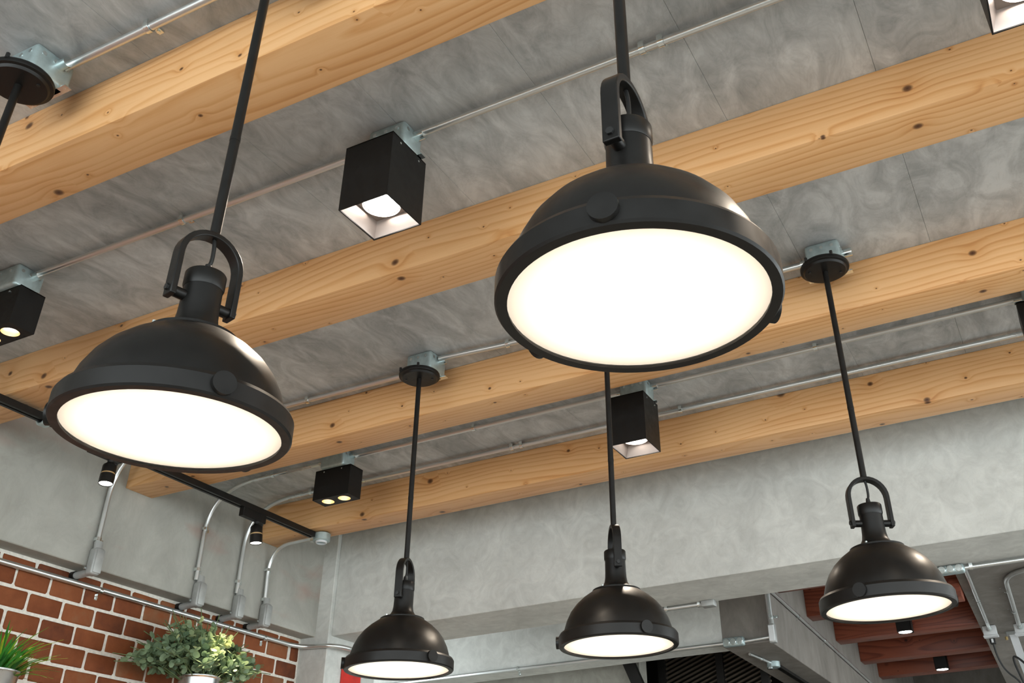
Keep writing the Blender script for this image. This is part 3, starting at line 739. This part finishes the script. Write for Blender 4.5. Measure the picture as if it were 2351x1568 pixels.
# red ornament on the pier
ro = thing('red_ornament', 'red and gold paper ornament hanging on the side of the corner pier', 'ornament', (-4.283, 5.40, 2.45))
B().box(-.002, .008, -.10, .10, 0, .44, .002).done('paper', 'red_paper', ro)
B().box(.008, .011, -.06, .06, .08, .30).done('gold_print', 'gold_paper', ro)
B().cyl((.003, 0, .44), (.003, 0, .49), .008, 8).done('hanging_knot', 'red_paper', ro)

# ------------------------------------------------------------------ plants on a wall shelf
t = thing('wall_shelf', 'timber shelf on the brick wall carrying the plant pots', 'shelf', (XB + .006, 3.5, 2.22))
B().box(0, .46, -1.2, 1.0, 0, .04, .003).done('board', 'shelf_wood', t)
for y_ in (-1.0, 0, .8): B().box(0, .30, y_ - .02, y_ + .02, -.12, 0).done('shelf_bracket', 'dark_steel', t)
def pot(t, r, h, bucket=True):
    B().lathe([(0, 0), (r * .78, 0), (r * .80, .004), (r, h - .012), (r + .006, h - .006), (r + .006, h), (r - .002, h), (r * .95, h - .03), (0, h - .03)], 40).done('pot', 'pot_metal', t, smooth=40)
    B().lathe([(0, h - .026), (r * .94, h - .026)], 24).done('soil', 'soil', t)
def leaf_mesh(name, pts, mat, cup=.0):
    bm = bmesh.new(); vs = [bm.verts.new(p) for p in pts]
    return bm, vs
def disc_leaf(r, mat):
    bm = bmesh.new(); c = bm.verts.new((0, r, .004)); ring = []
    for k in range(8):
        a = 2 * PI * k / 8; ring.append(bm.verts.new((math.sin(a) * r * .92, r - math.cos(a) * r * (1.05 if k else 1.0), .0)))
    for k in range(8): bm.faces.new((c, ring[k], ring[(k + 1) % 8]))
    me = bpy.data.meshes.new('leaf'); bm.to_mesh(me); bm.free(); me.materials.append(MATS[mat])
    for p in me.polygons: p.use_smooth = True
    return me
def euc():
    rnd = random.Random(3)
    base = Vector((-4.235, 4.06, 2.262)); h = .325
    t = thing('eucalyptus_plant', 'bushy grey green round leaved plant in a metal pot on the shelf', 'potted plant', base)
    pot(t, .105, h)
    LM = [disc_leaf(r, 'eucalyptus_leaf') for r in (.013, .017, .021)]
    sm = B(); mats = []
    for k in range(112):
        a = rnd.uniform(0, 2 * PI); sp_ = rnd.uniform(.05, 1) ** .7
        top = Vector((math.cos(a) * sp_ * .20, math.sin(a) * sp_ * .54 - .02, h + .40 * (1 - .62 * sp_ * sp_) * rnd.uniform(.30, 1.02) - .04))
        root = Vector((math.cos(a) * .06 * sp_, math.sin(a) * .06 * sp_, h - .04))
        mid = root.lerp(top, .5) + Vector((0, 0, .05))
        P = bez([root, mid, top], 8, .12); sm.tube(P, .0022, 5)
        n = len(P)
        for i in range(22):
            f = .28 + .75 * i / 22; q = P[min(n - 1, int(f * (n - 1)))]
            d = Vector((rnd.gauss(0, 1), rnd.gauss(0, 1), rnd.gauss(.2, .8))).normalized()
            q = q + d * rnd.uniform(.0, .022)
            up = Vector((rnd.gauss(0, .7), rnd.gauss(0, .7), 1)).normalized()
            xax = d.cross(up).normalized(); zax = xax.cross(d).normalized()
            m = Matrix((xax, d, zax)).transposed().to_4x4(); m.translation = q
            mats.append(m)
    sm.done('stem', 'stem_green', t)
    mats.sort(key=lambda m: -(m.translation.z * 1.2 + m.translation.x * .8))
    for i, m in enumerate(mats[:300]):
        o = link('leaf', LM[i % 3], t); o.matrix_local = m
    fb = B()
    for i, m in enumerate(mats[300:]):
        lm = LM[i % 3]; fb._add([m @ v.co for v in lm.vertices], [list(p.vertices) for p in lm.polygons])
    bm = fb.bm; me = bpy.data.meshes.new('foliage'); bm.to_mesh(me); bm.free(); me.materials.append(MATS['eucalyptus_leaf'])
    for p in me.polygons: p.use_smooth = True
    o = link('foliage', me, t); o['kind'] = 'stuff'
euc()
def grass():
    rnd = random.Random(5)
    base = Vector((-4.20, 2.86, 2.262)); h = .155
    t = thing('grass_plant', 'spiky bright green grass plant in a metal pot at the left edge', 'potted plant', base)
    pot(t, .105, h)
    V = []
    for k in range(6):
        bm = bmesh.new(); L = .22 + .03 * k; b_ = .10 + .05 * k; pr = None
        for i in range(6):
            f = i / 5; w = .017 * (1 - f) ** .6 * (1 if f > .05 else .6) + .0005
            y = L * b_ * f * f * 1.8; z = L * (f - .25 * b_ * f * f)
            a = bm.verts.new((-w, y, z)); c = bm.verts.new((0, y - .002, z)); d = bm.verts.new((w, y, z))
            if pr:
                bm.faces.new((pr[0], pr[1], c, a)); bm.faces.new((pr[1], pr[2], d, c))
            pr = (a, c, d)
        me = bpy.data.meshes.new('leaf'); bm.to_mesh(me); bm.free(); me.materials.append(MATS['grass_leaf'])
        for p in me.polygons: p.use_smooth = True
        V.append(me)
    for i in range(290):
        a = rnd.uniform(0, 2 * PI); s_ = rnd.uniform(0, 1) ** .6; o = link('leaf', rnd.choice(V), t)
        o.location = (math.cos(a) * s_ * .085, math.sin(a) * s_ * .085, h - .03)
        o.rotation_euler = (-s_ * rnd.uniform(.15, 1.15) * (.45 if math.cos(a) < -.3 else 1), rnd.uniform(-.15, .15), a - PI / 2 + rnd.uniform(-.4, .4))
        k = rnd.uniform(.55, .78) * (1 - .3 * s_); o.scale = (k, k, k)
grass()
